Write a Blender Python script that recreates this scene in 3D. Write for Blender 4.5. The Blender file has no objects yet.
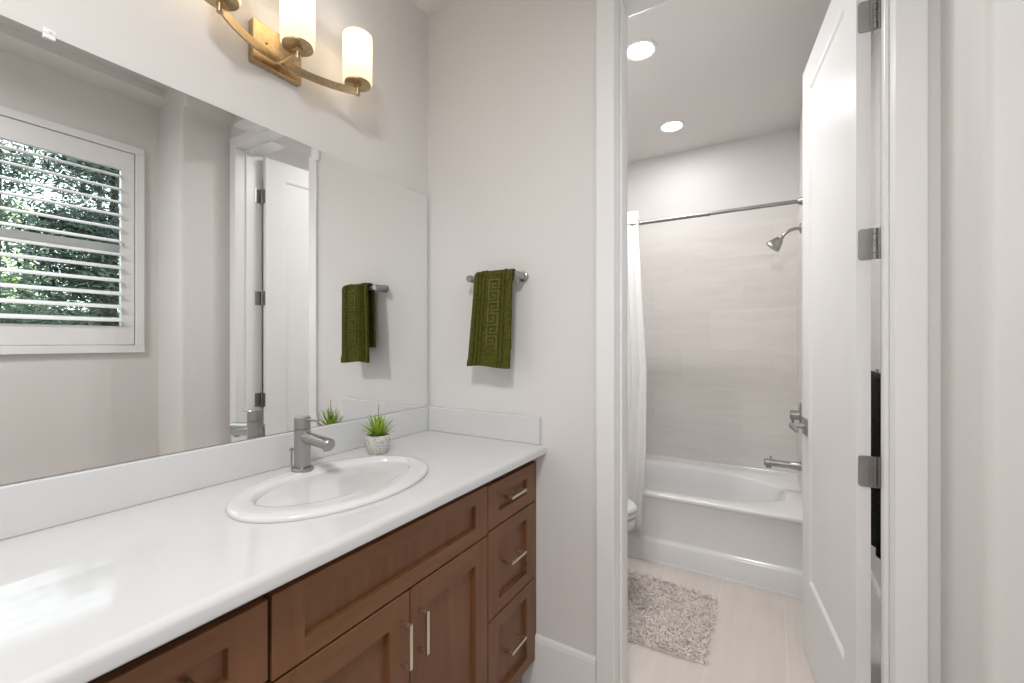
import bpy, bmesh, math, random
from mathutils import Vector, Matrix
C = bpy.context.scene.collection
SC = bpy.context.scene
PI = math.pi
# ------------------------------------------------------------------ camera, world, exposure
cam_d = bpy.data.cameras.new('camera'); cam = bpy.data.objects.new('camera', cam_d); C.objects.link(cam)
cam.location = (0, 0, 1.33); cam.rotation_euler = (PI/2, 0, math.radians(30.575))
cam_d.sensor_width = 36; cam_d.lens = 15.293; cam_d.shift_y = 0.0005; cam_d.clip_start = 0.02
SC.camera = cam
SC.view_settings.view_transform = 'Standard'; SC.view_settings.look = 'None'
SC.view_settings.gamma = 1; SC.view_settings.use_curve_mapping = False
SC.view_settings.exposure = 0.36
SC.cycles.diffuse_bounces = 6; SC.cycles.max_bounces = 14; SC.cycles.glossy_bounces = 6
SC.cycles.sample_clamp_indirect = 6
W = bpy.data.worlds.new('world'); SC.world = W; W.use_nodes = True
bgn = W.node_tree.nodes['Background']; bgn.inputs[0].default_value = (0.86, 0.93, 1, 1); bgn.inputs[1].default_value = 3.0

def area_light(name, loc, size, power, color=(1.0, 0.995, 0.985), spread=180):
    d = bpy.data.lights.new(name, 'AREA'); d.shape = 'DISK'; d.size = size; d.energy = power; d.color = color
    d.spread = math.radians(spread)
    o = bpy.data.objects.new(name, d); C.objects.link(o); o.location = loc
    return o
HB = 2.78          # bathroom ceiling
CAN_BATH = [(-0.551, 2.183), (-0.561, 3.06)]
CAN_BATH.append((-1.0, 2.25))  # added third light over the toilet, out of view, brightens the bathroom
DOME = (-0.15, -0.28)  # added dome behind the camera, out of view, fills the vanity room
for (x, y), p in zip(CAN_BATH, (5.9, 3.0, 6.2)): area_light('can_lamp', (x, y, HB-0.015), 0.11, p)
area_light('dome_fill_lamp', (*DOME, 2.62), 0.34, 23)

# ------------------------------------------------------------------ node materials
def mat(name, color=(0.8, 0.8, 0.8), rough=0.5, metal=0.0, spec=0.5, **kw):
    m = bpy.data.materials.new(name); m.use_nodes = True
    b = m.node_tree.nodes['Principled BSDF']
    b.inputs['Base Color'].default_value = (*color, 1); b.inputs['Roughness'].default_value = rough
    b.inputs['Metallic'].default_value = metal; b.inputs['Specular IOR Level'].default_value = spec
    for k, v in kw.items(): b.inputs[k].default_value = v
    return m
def nd(m, t, **kw):
    n = m.node_tree.nodes.new(t)
    for k, v in kw.items(): setattr(n, k, v)
    return n
def lk(m, a, b): m.node_tree.links.new(a, b)
def bsdf(m): return m.node_tree.nodes['Principled BSDF']
def noise_mix(m, c1, c2, scale=(1, 1, 1), ns=5, detail=4, lo=0.35, hi=0.65, bump=0, bscale=None):
    tc = nd(m, 'ShaderNodeTexCoord'); mp = nd(m, 'ShaderNodeMapping'); mp.inputs['Scale'].default_value = scale
    nz = nd(m, 'ShaderNodeTexNoise'); nz.inputs['Scale'].default_value = ns; nz.inputs['Detail'].default_value = detail
    r = nd(m, 'ShaderNodeValToRGB'); r.color_ramp.elements[0].position = lo; r.color_ramp.elements[1].position = hi
    r.color_ramp.elements[0].color = (*c1, 1); r.color_ramp.elements[1].color = (*c2, 1)
    lk(m, tc.outputs['Object'], mp.inputs['Vector']); lk(m, mp.outputs['Vector'], nz.inputs['Vector'])
    lk(m, nz.outputs['Fac'], r.inputs['Fac']); lk(m, r.outputs['Color'], bsdf(m).inputs['Base Color'])
    if bump:
        bp = nd(m, 'ShaderNodeBump'); bp.inputs['Strength'].default_value = bump; bp.inputs['Distance'].default_value = 0.002
        src = nz
        if bscale:
            src = nd(m, 'ShaderNodeTexNoise'); src.inputs['Scale'].default_value = bscale; src.inputs['Detail'].default_value = 3
            lk(m, tc.outputs['Object'], src.inputs['Vector'])
        lk(m, src.outputs['Fac'], bp.inputs['Height']); lk(m, bp.outputs['Normal'], bsdf(m).inputs['Normal'])
    return m
def M(m, op, a, b=None, c=None):
    n = nd(m, 'ShaderNodeMath', operation=op)
    for i, v in enumerate((a, b, c)):
        if v is None: continue
        if isinstance(v, (int, float)): n.inputs[i].default_value = v
        else: lk(m, v, n.inputs[i])
    return n.outputs[0]
def tile_mat(name, ax_u, ax_v, lu, lv, u0, v0, shift, grout_w, c1, c2, grout, rough):
    """running-bond tiles: long side lu on axis ax_u, rows lv on axis ax_v, each row shifted"""
    m = mat(name, c1, rough)
    tc = nd(m, 'ShaderNodeTexCoord'); sp = nd(m, 'ShaderNodeSeparateXYZ'); lk(m, tc.outputs['Object'], sp.inputs[0])
    V = M(m, 'DIVIDE', M(m, 'SUBTRACT', sp.outputs[ax_v], v0), lv); row = M(m, 'FLOOR', V)
    U = M(m, 'DIVIDE', M(m, 'SUBTRACT', sp.outputs[ax_u], M(m, 'MULTIPLY_ADD', row, shift, u0)), lu); colm = M(m, 'FLOOR', U)
    fu = M(m, 'SUBTRACT', U, colm); fv = M(m, 'SUBTRACT', V, row)
    du = M(m, 'MULTIPLY', M(m, 'MINIMUM', fu, M(m, 'SUBTRACT', 1.0, fu)), lu)
    dv = M(m, 'MULTIPLY', M(m, 'MINIMUM', fv, M(m, 'SUBTRACT', 1.0, fv)), lv)
    g = M(m, 'LESS_THAN', M(m, 'MINIMUM', du, dv), grout_w/2)
    cb = nd(m, 'ShaderNodeCombineXYZ'); lk(m, row, cb.inputs[0]); lk(m, colm, cb.inputs[1])
    wn = nd(m, 'ShaderNodeTexWhiteNoise', noise_dimensions='2D'); lk(m, cb.outputs[0], wn.inputs['Vector'])
    # long soft streaks along the tile, different in every tile
    cs = nd(m, 'ShaderNodeCombineXYZ')
    lk(m, M(m, 'MULTIPLY', sp.outputs[ax_u], 1.6), cs.inputs[0]); lk(m, M(m, 'MULTIPLY', sp.outputs[ax_v], 13), cs.inputs[1])
    lk(m, M(m, 'MULTIPLY', wn.outputs['Value'], 40), cs.inputs[2])
    nz = nd(m, 'ShaderNodeTexNoise'); nz.inputs['Scale'].default_value = 1.6; nz.inputs['Detail'].default_value = 5
    nz.inputs['Distortion'].default_value = 0.6; lk(m, cs.outputs[0], nz.inputs['Vector'])
    f = M(m, 'ADD', M(m, 'MULTIPLY', nz.outputs['Fac'], 0.9), M(m, 'MULTIPLY_ADD', wn.outputs['Value'], 0.3, -0.1))
    r = nd(m, 'ShaderNodeValToRGB'); r.color_ramp.elements[0].position = 0.15; r.color_ramp.elements[1].position = 0.8
    r.color_ramp.elements[0].color = (*c1, 1); r.color_ramp.elements[1].color = (*c2, 1); lk(m, f, r.inputs['Fac'])
    mx = nd(m, 'ShaderNodeMix', data_type='RGBA'); lk(m, g, mx.inputs[0]); lk(m, r.outputs['Color'], mx.inputs[6])
    mx.inputs[7].default_value = (*grout, 1); lk(m, mx.outputs[2], bsdf(m).inputs['Base Color'])
    return m

paint = noise_mix(mat('wall_paint', (0.6, 0.57, 0.54), 0.62, spec=0.3), (0.685, 0.667, 0.655), (0.700, 0.682, 0.670), ns=2, bump=0.06, bscale=160)
ceil_m = noise_mix(mat('ceiling_paint', (0.7, 0.68, 0.66), 0.7, spec=0.2), (0.72, 0.705, 0.69), (0.735, 0.72, 0.705), ns=2, bump=0.06, bscale=160)
white = noise_mix(mat('white_trim_paint', (0.8, 0.8, 0.8), 0.28, spec=0.45), (0.79, 0.79, 0.79), (0.81, 0.81, 0.81), ns=3)
door_m = noise_mix(mat('white_door_paint', (0.8, 0.8, 0.8), 0.36, spec=0.25), (0.79, 0.79, 0.795), (0.805, 0.805, 0.81), ns=3)
counter_m = noise_mix(mat('white_counter', (0.83, 0.83, 0.83), 0.07, spec=0.5), (0.64, 0.64, 0.645), (0.655, 0.655, 0.66), ns=6)
porc = noise_mix(mat('white_porcelain', (0.84, 0.84, 0.84), 0.07, spec=0.5), (0.68, 0.68, 0.685), (0.695, 0.695, 0.70), ns=4)
tub_m = noise_mix(mat('white_tub', (0.8, 0.8, 0.8), 0.15, spec=0.5), (0.79, 0.79, 0.79), (0.80, 0.80, 0.80), ns=4)
def wood_mat(name, sc):
    m = noise_mix(mat(name, (0.16, 0.07, 0.035), 0.36, spec=0.4), (0.138, 0.056, 0.023), (0.195, 0.086, 0.039), scale=sc, ns=6, detail=5, lo=0.25, hi=0.8, bump=0.05)
    return m
wood_h = wood_mat('brown_wood_grain_across', (6, 0.7, 6))
wood_v = wood_mat('brown_wood_grain_upright', (6, 6, 0.7))
dark_wood = mat('dark_cabinet_inside', (0.03, 0.014, 0.008), 0.6)
nickel = noise_mix(mat('brushed_nickel', (0.52, 0.5, 0.48), 0.3, 1.0), (0.37, 0.362, 0.35), (0.40, 0.392, 0.38), scale=(1, 1, 1), ns=6)
satin = noise_mix(mat('satin_steel', (0.5, 0.5, 0.5), 0.34, 1.0), (0.33, 0.325, 0.315), (0.40, 0.39, 0.38), ns=12)
pull_m = noise_mix(mat('pale_nickel_pull', (0.72, 0.66, 0.58), 0.3, 1.0), (0.70, 0.62, 0.53), (0.76, 0.69, 0.60), ns=12)
brass = noise_mix(mat('aged_brass', (0.55, 0.4, 0.2), 0.3, 1.0), (0.46, 0.345, 0.20), (0.56, 0.43, 0.27), scale=(1, 6, 6), ns=14)
mirror_m = noise_mix(mat('mirror_glass', (0.9, 0.9, 0.9), 0.0, 1.0), (0.90, 0.905, 0.90), (0.905, 0.91, 0.905), ns=1)
mirror_e = mat('mirror_edge', (0.25, 0.30, 0.28), 0.1)
plastic = mat('clear_white_plastic', (0.85, 0.85, 0.85), 0.2)
dark_m = mat('black_gap', (0.02, 0.02, 0.02), 0.6)
tile_far = tile_mat('beige_wall_tile_far', 'X', 'Z', 0.6, 0.2895, -0.166, 0.694, 0.2, 0.0025, (0.64, 0.608, 0.584), (0.74, 0.708, 0.684), (0.73, 0.71, 0.69), 0.3)
tile_side = tile_mat('beige_wall_tile_side', 'Y', 'Z', 0.6, 0.2895, 2.9, 0.694, 0.2, 0.0025, (0.64, 0.608, 0.584), (0.74, 0.708, 0.684), (0.73, 0.71, 0.69), 0.3)
floor_m = tile_mat('beige_floor_tile', 'Y', 'X', 1.2, 0.29, 3.06, 0.066, 0.4, 0.0035, (0.60, 0.54, 0.50), (0.68, 0.625, 0.585), (0.715, 0.67, 0.63), 0.35)

# ------------------------------------------------------------------ mesh helpers
def box(bm, x0, x1, y0, y1, z0, z1):
    v = [bm.verts.new(p) for p in ((x0,y0,z0),(x1,y0,z0),(x1,y1,z0),(x0,y1,z0),(x0,y0,z1),(x1,y0,z1),(x1,y1,z1),(x0,y1,z1))]
    for f in ((0,3,2,1),(4,5,6,7),(0,1,5,4),(1,2,6,5),(2,3,7,6),(3,0,4,7)): bm.faces.new([v[i] for i in f])
    return v
def bridge(bm, r1, r2, closed=True):
    n = len(r1)
    for i in range(n if closed else n-1): bm.faces.new((r1[i], r1[(i+1) % n], r2[(i+1) % n], r2[i]))
def rings(bm, rs, cap0=True, cap1=True):
    vs = [[bm.verts.new(p) for p in r] for r in rs]
    for a, b in zip(vs, vs[1:]): bridge(bm, a, b)
    if cap0: bm.faces.new(vs[0][::-1])
    if cap1: bm.faces.new(vs[-1])
    return vs
def circ(c, r, n, ax='Z', ph=0):
    out = []
    for i in range(n):
        a = 2*PI*i/n + ph; p, q = r*math.cos(a), r*math.sin(a)
        out.append((c[0]+p, c[1]+q, c[2]) if ax == 'Z' else (c[0], c[1]+p, c[2]+q) if ax == 'X' else (c[0]+q, c[1], c[2]+p))
    return out
def lathe(bm, prof, c, n=32, ax='Z', cap0=True, cap1=True):
    """prof: (radius, offset along axis)"""
    k = 'XYZ'.index(ax); rs = []
    for r, t in prof:
        cc = list(c); cc[k] += t; rs.append(circ(cc, max(r, 1e-4), n, ax))
    return rings(bm, rs, cap0, cap1)
def tube(bm, pts, r, n=12, caps=True):
    pts = [Vector(p) for p in pts]; rs = []; up = None
    rr = r if isinstance(r, (list, tuple)) else [r]*len(pts)
    for i, p in enumerate(pts):
        t = (pts[min(i+1, len(pts)-1)] - pts[max(i-1, 0)]).normalized()
        if up is None: up = t.orthogonal().normalized()
        else: up = (up - t*up.dot(t)).normalized()
        s = t.cross(up)
        rs.append([p + (up*math.cos(2*PI*k/n) + s*math.sin(2*PI*k/n))*rr[i] for k in range(n)])
    rings(bm, rs, caps, caps)
def extrude_profile(bm, prof, lo, hi, put):
    """closed 2-D profile; put(p, q, t) gives the 3-D point"""
    rings(bm, [[put(p, q, lo) for p, q in prof], [put(p, q, hi) for p, q in prof]])
def obj(name, bm, m, parent=None, smooth=False, bevel=0, seg=2, angle=35):
    bmesh.ops.recalc_face_normals(bm, faces=bm.faces[:])
    me = bpy.data.meshes.new(name); bm.to_mesh(me); bm.free()
    me.materials.append(m)
    o = bpy.data.objects.new(name, me); C.objects.link(o)
    if parent is not None: o.parent = parent
    if bevel:
        b = o.modifiers.new('bevel', 'BEVEL'); b.width = bevel; b.segments = seg; b.limit_method = 'ANGLE'; b.angle_limit = math.radians(40)
        b.harden_normals = False
    if smooth:
        for p in me.polygons: p.use_smooth = True
        me.set_sharp_from_angle(angle=math.radians(angle))
    return o
def boxo(name, dims, m, parent=None, bevel=0, **kw):
    bm = bmesh.new(); box(bm, *dims); return obj(name, bm, m, parent, bevel=bevel, **kw)
def tag(o, label, cat, group=None):
    o['label'] = label; o['category'] = cat
    if group: o['group'] = group
    return o
def struct(o, label=None):
    o['kind'] = 'structure'
    if label: o['label'] = label
    return o
def thing(name, label, cat, loc=(0, 0, 0), group=None):
    o = bpy.data.objects.new(name, None); C.objects.link(o); o.location = loc; o.empty_display_size = 0.05
    o['_base'] = loc
    return tag(o, label, cat, group)
def settle(root):
    """children were modelled in world space: shift their meshes so that the Empty sits at the thing's base"""
    off = Matrix.Translation(-Vector(root.location)); seen = set()
    def walk(o):
        for c in o.children:
            if c.type == 'MESH' and c.data.name not in seen: seen.add(c.data.name); c.data.transform(off)
            walk(c)
    walk(root)
    del root['_base']

# ------------------------------------------------------------------ dimensions (metres)
XM = -1.275        # mirror wall
YE = 1.440        # end wall, room side
YB = 1.580        # end wall, bathroom side
H = 2.743         # ceiling
XJ = 0.359        # short right wall by the door
YJ = 1.18         # corner where it steps back
XW = 0.655        # window wall
YR = -1.55        # back wall
OX0, OX1, OZ = -0.447, 0.272, 2.522     # door opening
BL, BR = -1.37, 0.42                   # bathroom left and right walls
YT, YF, XF = 2.70, 3.51, 0.174         # tub front, far wall, tap wall
ZC = 0.953

# ------------------------------------------------------------------ setting
struct(boxo('floor', (-1.6, 1.0, YR-0.15, 3.65, -0.12, 0), floor_m))
struct(boxo('ceiling', (-1.6, 1.0, YR-0.15, YE+0.03, H, H+0.12), ceil_m))
struct(boxo('ceiling_bath', (-1.6, 1.0, YB-0.03, 3.65, HB, HB+0.12), ceil_m))
struct(boxo('wall_left', (XM-0.15, XM, YR-0.14, YE+0.02, 0, H), paint))
bm = bmesh.new()
box(bm, XM-0.15, OX0-0.012, YE, YB, 0, HB); box(bm, OX1+0.012, XW+0.14, YE, YB, 0, HB); box(bm, OX0-0.012, OX1+0.012, YE, YB, OZ+0.012, HB)
struct(obj('wall_end', bm, paint))
bm = bmesh.new()     # short right wall with a rounded (bullnose) outer corner
rr = 0.02
prof = [(XJ, YE+0.005), (XJ, YJ+rr)] + [(XJ+rr-rr*math.cos(a), YJ+rr-rr*math.sin(a)) for a in [PI/2*k/6 for k in range(1, 7)]] + [(XW+0.02, YJ), (XW+0.02, YE+0.005)]
extrude_profile(bm, prof, 0, H, lambda p, q, t: (p, q, t))
struct(obj('wall_right_return', bm, paint, smooth=True))
WY0, WY1, WZ0, WZ1 = 0.14, 1.08, 1.296, 2.437      # window opening in the right wall
bm = bmesh.new()
box(bm, XW, XW+0.14, YR-0.14, WY0, 0, H); box(bm, XW, XW+0.14, WY1, YE, 0, H)
box(bm, XW, XW+0.14, WY0, WY1, 0, WZ0); box(bm, XW, XW+0.14, WY0, WY1, WZ1, H)
struct(obj('wall_right', bm, paint))
struct(boxo('wall_back', (XM-0.15, XW+0.14, YR-0.14, YR, 0, H), paint))
struct(boxo('wall_bath_left', (BL-0.15, BL, YB, YF+0.12, 0, HB), paint))
struct(boxo('wall_bath_right', (BR, BR+0.15, YB, YF+0.12, 0, HB), paint))
bm = bmesh.new(); box(bm, XF, BR+0.01, YT-0.03, YF+0.02, 0, HB)
struct(obj('wall_bath_tap_side', bm, paint, bevel=0.012))
struct(boxo('wall_bath_far', (BL-0.15, BR+0.15, YF, YF+0.13, 0, HB), paint))
# tiled surround of the tub
ZT = 2.175
struct(boxo('trim_tile_far', (BL, XF, YF-0.012, YF+0.001, 0.445, ZT), tile_far))
struct(boxo('trim_tile_tap_side', (XF-0.010, XF+0.001, YT-0.005, YF-0.011, 0.445, ZT), tile_side))
struct(boxo('trim_tile_left', (BL-0.001, BL+0.010, YT-0.005, YF-0.011, 0.445, ZT), tile_side))

# baseboards
def base_prof(h, t):   # (offset from wall, height)
    return [(0, 0), (t, 0), (t, h-0.02), (t*0.75, h-0.006), (t*0.4, h), (0, h)]
bm = bmesh.new(); extrude_profile(bm, base_prof(0.245, 0.014), -0.80, OX0-0.064, lambda p, q, t: (t, YE-p, q)); struct(obj('baseboard_end', bm, white))
bm = bmesh.new(); extrude_profile(bm, base_prof(0.245, 0.014), YJ+0.02, YE-0.02, lambda p, q, t: (XJ-p, t, q)); struct(obj('baseboard_right_return', bm, white))
bm = bmesh.new(); extrude_profile(bm, base_prof(0.245, 0.014), YR, YJ, lambda p, q, t: (XW-p, t, q)); struct(obj('baseboard_right', bm, white))
bm = bmesh.new(); extrude_profile(bm, base_prof(0.245, 0.014), XM, XW, lambda p, q, t: (t, YR+p, q)); struct(obj('baseboard_back', bm, white))
bm = bmesh.new(); extrude_profile(bm, base_prof(0.245, 0.014), YB+0.02, YT-0.03, lambda p, q, t: (BR-p, t, q)); struct(obj('baseboard_bath_right', bm, white))

# door casing (both faces of the wall) and jamb with stop
def casing(name, yface, sgn):
    w, t = 0.063, 0.013
    # stepped profile: u from the opening outwards, depth out of the wall
    prof = [(0, 0), (0, t-0.003), (0.001, t-0.001), (0.003, t), (w-0.004, t), (w-0.001, t-0.001), (w, t-0.004), (w, 0)]
    bm = bmesh.new()
    path = lambda u: [(OX0-u, 0), (OX0-u, OZ+u), (OX1+u, OZ+u), (OX1+u, 0)]
    rows = [[bm.verts.new((x, yface+sgn*d, z)) for (x, z) in path(u)] for (u, d) in prof]
    for a, b in zip(rows, rows[1:]):
        for i in range(3): bm.faces.new((a[i], a[i+1], b[i+1], b[i]))
    bm.faces.new([r[0] for r in rows]); bm.faces.new([r[3] for r in rows])
    struct(obj(name, bm, white))
casing('trim_casing_room', YE, -1)
casing('trim_casing_bath', YB, 1)
bm = bmesh.new(); box(bm, OX0-0.0125, OX0, YE-0.001, YB+0.001, 0, OZ); box(bm, OX1, OX1+0.0125, YE-0.001, YB+0.001, 0, OZ); box(bm, OX0-0.0125, OX1+0.0125, YE-0.001, YB+0.001, OZ, OZ+0.0125)
sy0, sy1, st = YB-0.092, YB-0.055, 0.010
box(bm, OX0, OX0+st, sy0, sy1, 0, OZ); box(bm, OX1-st, OX1, sy0, sy1, 0, OZ); box(bm, OX0+st, OX1-st, sy0, sy1, OZ-st, OZ)
jamb = struct(obj('trim_jamb', bm, white, bevel=0.002))

# ------------------------------------------------------------------ door, swung into the bathroom
door = bpy.data.objects.new('door_1', None); C.objects.link(door); door['kind'] = 'structure'
door['label'] = 'white single-panel door swung open into the bathroom'
HX, HY = 0.250, 1.588
door.location = (HX, HY, 0)
ang = math.atan(0.126)       # leans off square
door.rotation_euler = (0, 0, ang)
DW, DT, DZ0, DZ1 = 0.715, 0.034, 0.012, 2.502    # local: y along the leaf, x = thickness towards the opening (-x)
def leaf():
    bm = bmesh.new(); s, tr, br = 0.115, 0.115, 0.32
    y = [0, DW]; z = [DZ0, DZ1]
    def face_side(x, sgn):
        O = [(x, 0, DZ0), (x, DW, DZ0), (x, DW, DZ1), (x, 0, DZ1)]
        def inset(d, dx): return [(x+sgn*dx, s+d, DZ0+br+d), (x+sgn*dx, DW-s-d, DZ0+br+d), (x+sgn*dx, DW-s-d, DZ1-tr-d), (x+sgn*dx, s+d, DZ1-tr-d)]
        rs = [O, inset(0, 0), inset(0.006, 0.002), inset(0.016, 0.009)]
        return rings(bm, rs, False, True)
    a = face_side(-DT, 1)[0]; b = face_side(0, -1)[0]
    bridge(bm, a, b)
    return obj('leaf', bm, door_m, door)
leaf()
for zc in (2.260, 1.609, 0.961):
    bm = bmesh.new()
    hz = 0.044
    # leaf on the door edge with rounded corners
    pr = []
    for (cx_, cz_, a0) in ((-0.004, hz, 0), (-0.030+0.008, hz-0.008, PI/2), (-0.030+0.008, -hz+0.008, PI), (-0.004, -hz, 0)):
        if a0: pr += [(cx_+0.008*math.cos(a0+PI/2*k/4), cz_+0.008*math.sin(a0+PI/2*k/4)) for k in range(5)]
        else: pr.append((cx_+0.006, cz_))
    rings(bm, [[(p, -0.0005, zc+q) for p, q in pr], [(p, -0.0035, zc+q) for p, q in pr]])
    for (dx, dz) in ((-0.020, 0.036), (-0.012, 0.0), (-0.020, -0.036)):
        lathe(bm, [(0.0035, -0.0032), (0.0035, -0.0045), (0.001, -0.005)], (dx, 0, zc+dz), 10, 'Y')
    for k in range(5):
        z0 = zc-hz+k*2*hz/5; lathe(bm, [(0.006, 0.0008), (0.006, 2*hz/5-0.0008)], (0.0085, -0.005, z0), 14)
    box(bm, -0.004, 0.0085, -0.0065, -0.0035, zc-hz, zc+hz)
    h = obj('hinge', bm, satin, door); h['label'] = 'satin steel butt hinge'
    bm = bmesh.new(); box(bm, OX1-0.0022, OX1-0.0002, YB-0.034, YB+0.004, zc-hz, zc+hz); box(bm, OX1-0.012, OX1-0.0002, YB+0.0042, YB+0.0066, zc-hz, zc+hz)
    jl = obj('hinge_leaf', bm, satin, jamb); jl['label'] = 'satin steel hinge leaf on the jamb'
# lever handle on the leaf's visible side
LZ, LY = 0.972, DW-0.068
bm = bmesh.new(); box(bm, -DT-0.009, -DT+0.001, LY-0.032, LY+0.032, LZ-0.036, LZ+0.036)
lv = obj('lever_handle', bm, nickel, door, bevel=0.003); lv['label'] = 'brushed nickel lever on a square rosette'
bm = bmesh.new()
lathe(bm, [(0.011, -0.052), (0.012, -0.03), (0.012, 0)], (-DT-0.008, LY, LZ), 16, 'X')
pts = [(-DT-0.052, LY+0.012, LZ), (-DT-0.056, LY-0.02, LZ+0.001), (-DT-0.056, LY-0.07, LZ+0.001), (-DT-0.052, LY-0.112, LZ-0.004)]
rs = []
for (p, hw, ht) in zip(pts, (0.009, 0.009, 0.008, 0.006), (0.012, 0.012, 0.011, 0.008)):
    rs.append([(p[0]+hw*math.cos(2*PI*k/12), p[1], p[2]+ht*math.sin(2*PI*k/12)) for k in range(12)])
rings(bm, rs)
obj('lever', bm, nickel, lv, smooth=True)

# ------------------------------------------------------------------ window 1 with plantation shutter
bm = bmesh.new()
xo = XW+0.08
for (y0, y1, z0, z1) in ((WY0, WY1, WZ0, WZ0+0.045), (WY0, WY1, WZ1-0.045, WZ1), (WY0, WY0+0.045, WZ0, WZ1), (WY1-0.045, WY1, WZ0, WZ1)):
    box(bm, xo-0.03, xo+0.03, y0, y1, z0, z1)
win = struct(obj('window_1', bm, white, bevel=0.003), 'white framed sash window in the right wall')
bm = bmesh.new(); box(bm, xo-0.022, xo+0.012, WY0+0.04, WY1-0.04, 1.842, 1.892)
obj('meeting_rail', bm, white, win, bevel=0.003)
bm = bmesh.new()
for z0, z1 in ((WZ0+0.045, 1.85), (1.89, WZ1-0.045)): box(bm, xo-0.003, xo+0.003, WY0+0.045, WY1-0.045, z0, z1)
glass = bpy.data.materials.new('window_glass'); glass.use_nodes = True
nt = glass.node_tree; nt.nodes.remove(nt.nodes['Principled BSDF'])
tr = nd(glass, 'ShaderNodeBsdfTransparent'); gl = nd(glass, 'ShaderNodeBsdfGlossy'); gl.inputs['Roughness'].default_value = 0.0
tr.inputs[0].default_value = (0.93, 0.97, 0.95, 1)
fr = nd(glass, 'ShaderNodeFresnel'); fr.inputs['IOR'].default_value = 1.3
mx = nd(glass, 'ShaderNodeMixShader'); lk(glass, fr.outputs[0], mx.inputs[0]); lk(glass, tr.outputs[0], mx.inputs[1]); lk(glass, gl.outputs[0], mx.inputs[2])
lk(glass, mx.outputs[0], nt.nodes['Material Output'].inputs['Surface'])
obj('pane', bm, glass, win)
sh = thing('plantation_shutter', 'white plantation shutter with open louvers filling the window', 'shutter', (XW, (WY0+WY1)/2, WZ0))
def frame_ring(bm, x0, x1, y0, y1, z0, z1, wy, wz):
    for d in ((y0, y1, z0, z0+wz), (y0, y1, z1-wz, z1), (y0, y0+wy, z0+wz, z1-wz), (y1-wy, y1, z0+wz, z1-wz)): box(bm, x0, x1, *d)
SY0, SY1, SZ0, SZ1 = WY0-0.027, WY1+0.027, WZ0-0.027, WZ1+0.027
bm = bmesh.new(); frame_ring(bm, XW-0.022, XW+0.02, SY0, SY1, SZ0, SZ1, 0.042, 0.042)
obj('surround', bm, white, sh, bevel=0.003)
py0, py1, pz0, pz1 = SY0+0.046, SY1-0.046, SZ0+0.046, SZ1-0.046
bm = bmesh.new(); frame_ring(bm, XW-0.014, XW+0.014, py0, py1, pz0, pz1, 0.060, 0.105)
obj('panel_frame', bm, white, sh, bevel=0.002)
bm = bmesh.new()
l0, l1 = pz0+0.105, pz1-0.105; nl = 12; step = (l1-l0)/nl; tilt = math.radians(17)
for k in range(nl):
    zc = l0+step*(k+0.5); w, t = 0.040, 0.0075
    pr = [(w*math.cos(a), t*math.sin(a)) for a in [2*PI*j/14 for j in range(14)]]
    pr = [(p*math.cos(tilt)-q*math.sin(tilt), p*math.sin(tilt)+q*math.cos(tilt)) for p, q in pr]
    extrude_profile(bm, pr, py0+0.062, py1-0.062, lambda p, q, t_: (XW+p, t_, zc+q))
obj('louver_bank', bm, white, sh, smooth=True, angle=60)
settle(sh)

# ------------------------------------------------------------------ recessed ceiling lights
lens_m = mat('lamp_lens', (1, 1, 1), 0.5, **{'Emission Color': (1, 0.98, 0.95, 1), 'Emission Strength': 12.0})
dome_m = mat('added_dome_glow', (0.9, 0.9, 0.9), 0.4, **{'Emission Color': (0.97, 0.985, 1, 1), 'Emission Strength': 2.5})
def can(x, y, label, H=H):
    t = thing('recessed_light', label, 'ceiling light', (x, y, H), group='recessed ceiling lights')
    bm = bmesh.new(); n = 40
    rings(bm, [circ((x, y, H), 0.082, n), circ((x, y, H-0.006), 0.080, n), circ((x, y, H-0.008), 0.070, n), circ((x, y, H-0.004), 0.063, n), circ((x, y, H), 0.062, n)], False, False)
    obj('trim_ring', bm, white, t, smooth=True)
    bm = bmesh.new(); lathe(bm, [(0.064, -0.0005), (0.063, -0.004), (0.05, -0.0055)], (x, y, H), n)
    obj('lens', bm, lens_m, t, smooth=True); settle(t)
can(*CAN_BATH[0], 'round recessed ceiling light nearer the doorway, larger of the two in view', HB)
can(*CAN_BATH[1], 'round recessed ceiling light above the bathtub, smaller of the two in view', HB)
can(*CAN_BATH[2], 'unseen recessed light added above the toilet to brighten the bathroom', HB)
dm = thing('added_dome_light', 'unseen white dome light added as fill on the vanity room ceiling behind the camera', 'ceiling light', (*DOME, H))
bm = bmesh.new(); lathe(bm, [(0.19, 0), (0.19, -0.022), (0.18, -0.028), (0.175, -0.020)], (*DOME, H), 48); obj('rim', bm, nickel, dm, smooth=True)
bm = bmesh.new(); lathe(bm, [(0.176, -0.020), (0.172, -0.045), (0.15, -0.075), (0.10, -0.098), (0.04, -0.108)], (*DOME, H), 48); obj('diffuser', bm, dome_m, dm, smooth=True, angle=80); settle(dm)

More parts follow.
